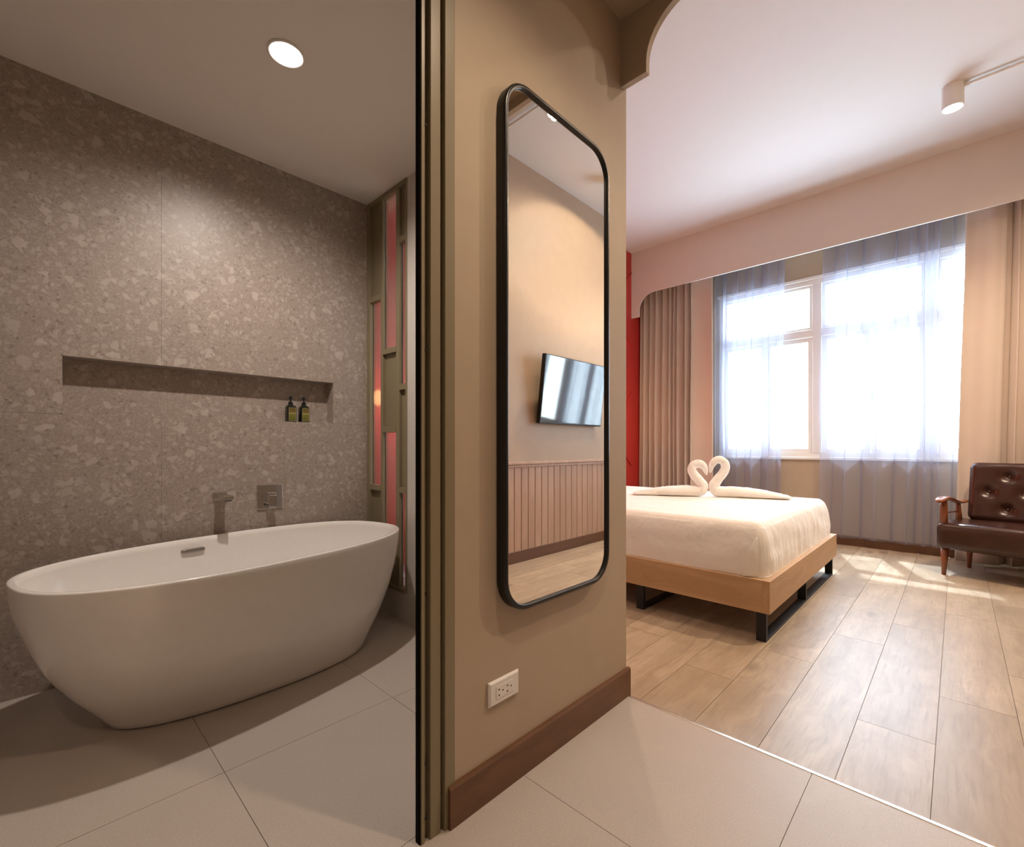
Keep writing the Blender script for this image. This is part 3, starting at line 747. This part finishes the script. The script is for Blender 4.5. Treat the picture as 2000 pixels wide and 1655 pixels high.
# towel swans
def swan(name_label, cx, cy, ang, hs, flip):
    s_ = thing('towel_swan', name_label, 'towel', (cx, cy, mz1 + 0.0005), ang, group='towels folded as swans on the bed')
    body = [(0.575, 0.010), (0.50, 0.018), (0.40, 0.028), (0.29, 0.036), (0.18, 0.040), (0.10, 0.040), (0.055, 0.050), (0.040, 0.085), (0.062, 0.130), (0.100, 0.180), (0.122, 0.225), (0.118, 0.265), (0.090, 0.290), (0.055, 0.288), (0.030, 0.262), (0.018, 0.225), (0.012, 0.190)]
    rad = [0.012, 0.024, 0.034, 0.042, 0.045, 0.044, 0.044, 0.041, 0.037, 0.035, 0.034, 0.033, 0.032, 0.030, 0.027, 0.018, 0.005]
    pts = [(u, 0.0, z if z < 0.06 else 0.06 + (z - 0.06) * hs) for u, z in body]
    n = 6; path = spline(pts, n); rr_ = []
    for i in range(len(rad) - 1):
        for k in range(n): rr_.append(rad[i] + (rad[i + 1] - rad[i]) * k / n)
    rr_.append(rad[-1])
    bm = bmesh.new(); tube(bm, path, rr_, 20)
    for v in bm.verts:
        q = v.co
        if q.x > 0.13 and q.z < 0.12:                       # the lying body is wider than tall
            f = min(1, (q.x - 0.13) / 0.15); q.y *= 1 + 0.9 * f; q.z = max(q.z, 0.0)
        q += Vector((0, 0, 1)) * 0.004 * noise.noise(q * 40) + Vector((0, 1, 0)) * 0.004 * noise.noise(q * 38 + Vector((5, 5, 5)))
        q.z = max(q.z, 0.0)
    obj('rolled_towel', bm, M_TOWEL, s_, smooth=True)
    # spread towel end behind the body
    bm = bmesh.new(); rbox(bm, 0.26, 0.585, -0.085, 0.085, 0.0, 0.034, (0.05, 0.04, 0.022), 10)
    for v in bm.verts:
        f = (v.co.x - 0.30) / 0.30; v.co.y *= 0.55 + 0.6 * f; v.co.z *= (1.25 - 0.7 * f) if v.co.z > 0 else 1.0
        v.co.z += 0.004 * max(0, noise.noise(v.co * 25)) * (v.co.z > 0.004)
    obj('tail', bm, M_TOWEL, s_, smooth=True)
    return s_
SA = math.atan2(0.50, 0.98)
swan('white towel folded into a swan, tail towards the red wall', -1.452 , 3.79, SA + PI, 0.88, 1)
swan('white towel folded into a taller swan, tail towards the bed foot', -1.448, 3.792, SA, 1.02, -1)

# ------------------------------------------------------------------ curtains
def curtain(name, label, cat, prof_pts, z0, z1, mat, thick=0.0, nz=30, drift=0.0, wob=0.012, seed=0.0):
    """prof_pts: list of (x, y) along the hem; folds sway a little with height"""
    bm = bmesh.new(); rows = []
    n = len(prof_pts)
    for j in range(nz + 1):
        t = j / nz; z = z0 + (z1 - z0) * t; row = []
        for i, (x, y) in enumerate(prof_pts):
            amp = 0.75 + 0.25 * (1 - t)
            dx = wob * noise.noise(Vector((x * 4 + seed, t * 2.2, 1.7))) + drift * (1 - t)
            dy = (y - prof_pts[0][2] if False else 0)
            row.append(bm.verts.new((x + dx, y[0] + y[1] * amp, z)))
        rows.append(row)
    for a, b in zip(rows, rows[1:]):
        for i in range(n - 1): bm.faces.new((a[i], a[i + 1], b[i + 1], b[i]))
    o = obj(name, bm, mat, None, smooth=True)
    if thick:
        m = o.modifiers.new('thickness', 'SOLIDIFY'); m.thickness = thick; m.offset = 0
    return tag(o, label, cat)
def folds(x0, x1, n, yc, amp, step=10, irregular=0.3, seed=1):
    rnd = random.Random(seed); edges = [x0]
    ws = [1 + rnd.uniform(-irregular, irregular) for _ in range(n)]; tot = sum(ws)
    out = []; x = x0
    for i, w_ in enumerate(ws):
        L = (x1 - x0) * w_ / tot; a = amp * (1 + rnd.uniform(-irregular, irregular))
        for k in range(step):
            q = k / step
            # a rounded pleat: wide front, tight back
            out.append((x + L * (q - 0.09 * math.sin(4 * PI * q)), (yc, -a * math.cos(2 * PI * q))))
        x += L
    out.append((x1, (yc, -amp))); return out
YD, YS = 5.585, 5.685
pf = folds(-3.005, -2.33, 9, YD, 0.062, 12, 0.35, 3)
pf += [(-2.33 + 0.26 * q, (YD, -0.045 + 0.03 * math.sin(PI * q))) for q in [i / 10 for i in range(1, 11)]]
curtain('drape', 'pleated taupe drape hanging beside the red wall', 'curtain', pf, 0.02, 3.30, M_DRAPE, 0.004, 36, 0.0, 0.02, 2.0)
pf = [(0.050 + 0.25 * q, (YD, -0.05 + 0.02 * math.sin(2.2 * PI * q))) for q in [i / 14 for i in range(14)]]
pf += folds(0.30, 0.845, 6, YD, 0.04, 12, 0.25, 8)
curtain('drape', 'pleated taupe drape hanging behind the leather armchair', 'curtain', pf, 0.02, 3.30, M_DRAPE, 0.004, 36, -0.06, 0.015, 9.0)
pf = folds(-2.085, -1.365, 5, YS, 0.032, 16, 0.6, 5)
curtain('sheer_curtain', 'narrow grey sheer curtain next to the pleated drape by the red wall', 'curtain', pf, 0.10, 3.30, M_SHEER, 0, 36, -0.02, 0.03, 4.0)
pf = folds(-0.985, 0.085, 6, YS, 0.034, 16, 0.6, 12)
curtain('sheer_curtain', 'wide grey sheer curtain between the open window gap and the armchair drape', 'curtain', pf, 0.085, 3.30, M_SHEER, 0, 36, -0.05, 0.03, 6.0)
struct('trim_5', B((XRED + 0.01, XR - 0.01, YD - 0.03, YS + 0.03, 3.30, ZRC)), M_LAMPW, 'curtain track box behind the pelmet')

# ------------------------------------------------------------------ leather armchair
RA = math.radians(-14.5)
AW, AD = 0.82, 0.57
corner = Vector((-0.125, 4.915, 0))
u = Vector((math.cos(RA), math.sin(RA), 0)); vv = Vector((-math.sin(RA), math.cos(RA), 0))
ch = thing('armchair', 'brown tufted leather armchair with teak arms in the window corner', 'armchair', tuple(corner + u * AW / 2 + vv * AD / 2), RA)
bm = bmesh.new(); rbox(bm, -AW / 2, AW / 2, -AD / 2, AD / 2 - 0.06, 0.205, 0.408, (0.035, 0.035, 0.05), 18)
for v in bm.verts:
    if v.co.z > 0.36: v.co.z += 0.012 * math.cos(v.co.x / AW * PI) * math.cos(v.co.y / AD * 2.6)
obj('seat', bm, M_LEATH, ch, smooth=True)
# tufted back
BWD = 0.67; bh0, bh1 = 0.40, 0.875; lean = math.radians(10)
btn = []
for r_, (zz, offs) in enumerate(((0.365, 0), (0.240, 1), (0.105, 0))):
    for k in range(-2, 3):
        xx = k * 0.215 + (0.1075 if offs == 0 else 0.0)
        if abs(xx) < BWD / 2 - 0.05: btn.append((xx, zz))
bm = bmesh.new(); rbox(bm, -BWD / 2, BWD / 2, -0.055, 0.055, 0.0, bh1 - bh0, (0.05, 0.045, 0.05), 44)
for v in bm.verts:
    if v.co.y < -0.005:
        dep = 0.0; puff = 0.0
        for bx2, bz2 in btn:
            d = math.hypot(v.co.x - bx2, v.co.z - bz2)
            dep += 0.034 * math.exp(-(d / 0.030) ** 2) + 0.012 * math.exp(-(d / 0.07) ** 2)
        v.co.y += min(dep, 0.045) * min(1, (-v.co.y) / 0.03)
bk = obj('backrest', bm, M_LEATH, ch, smooth=True, loc=(0, AD / 2 - 0.115, bh0)); bk.rotation_euler = (-lean, 0, 0)
bmb = bmesh.new(); lathe(bmb, [(0.001, -0.004), (0.010, -0.003), (0.012, 0.001), (0.009, 0.005), (0.001, 0.007)], 14)
bt = None
for bx2, bz2 in btn:
    if bt is None: bt = obj('button', bmb, M_LEATH, bk, smooth=True)
    else: bt = link('button', bt.data, M_LEATH, bk)
    bt.location = (bx2, -0.016, bz2); bt.rotation_euler = (PI / 2, 0, 0)
for s_ in (-1, 1):
    ax_ = s_ * (AW / 2 - 0.038)
    path = spline([(ax_, -AD / 2 - 0.055, 0.578), (ax_, -AD / 2 + 0.01, 0.596), (ax_, -AD / 2 + 0.10, 0.598), (ax_, -AD / 2 + 0.24, 0.570), (ax_, -AD / 2 + 0.38, 0.545), (ax_ * 0.97, -AD / 2 + 0.47, 0.548), (ax_ * 0.90, -AD / 2 + 0.545, 0.556)], 5)
    rings = []
    for i, p in enumerate(path):
        t = i / (len(path) - 1); hw = 0.012 + 0.030 * math.sin(min(1, t * 5 + 0.12) * PI / 2) * (1 - 0.55 * t); hh = 0.010 + 0.003 * (1 - t)
        rings.append([p + Vector((hw * math.cos(q), 0, hh * math.sin(q))) for q in [2 * PI * k / 14 for k in range(14)]])
    obj('armrest', ring_loft(bmesh.new(), rings), M_TEAK, ch, smooth=True)
    bm = bmesh.new(); tube(bm, [(ax_, -AD / 2 + 0.045, 0.36), (ax_, -AD / 2 + 0.045, 0.50), (ax_, -AD / 2 + 0.045, 0.592)], [0.026, 0.024, 0.021], 16); obj('arm_post', bm, M_TEAK, ch, smooth=True)
    bm = bmesh.new(); tube(bm, [(ax_, -AD / 2 + 0.40, 0.36), (ax_, -AD / 2 + 0.365, 0.545)], [0.022, 0.016], 16); obj('arm_post', bm, M_TEAK, ch, smooth=True)
    bm = bmesh.new(); tube(bm, [(ax_, -AD / 2 + 0.045, 0.482), (ax_, -AD / 2 + 0.375, 0.472)], 0.005, 10); obj('arm_rod', bm, M_TEAK, ch, smooth=True)
    bm = bmesh.new(); tube(bm, [(ax_ * 0.99, -AD / 2 + 0.055, 0.215), (ax_ * 1.0, -AD / 2 + 0.045, 0.0)], [0.026, 0.014], 16); obj('leg', bm, M_TEAK, ch, smooth=True)
    bm = bmesh.new(); tube(bm, [(ax_ * 0.86, AD / 2 - 0.13, 0.215), (ax_ * 0.9, AD / 2 - 0.08, 0.0)], [0.024, 0.013], 16); obj('leg', bm, M_TEAK, ch, smooth=True)

# ------------------------------------------------------------------ television on the right wall
tv = thing('television', 'black flat television tilted on the khaki wall above the wainscot', 'television', (XR, 3.62, 1.52))
tilt = math.atan2(0.072, 0.62)
pan = obj('bezel', B((-0.02, 0.02, -0.49, 0.49, -0.31, 0.31)), M_BLACK, tv, bevel=0.004, loc=(-0.078, 0, 0)); pan.rotation_euler = (0, -tilt, 0)
obj('screen', B((-0.0215, -0.0195, -0.480, 0.480, -0.295, 0.302)), M_SCREEN, pan)
obj('wall_mount', B((-0.056, 0.0, -0.12, 0.12, -0.10, 0.10)), M_BLACK, tv)
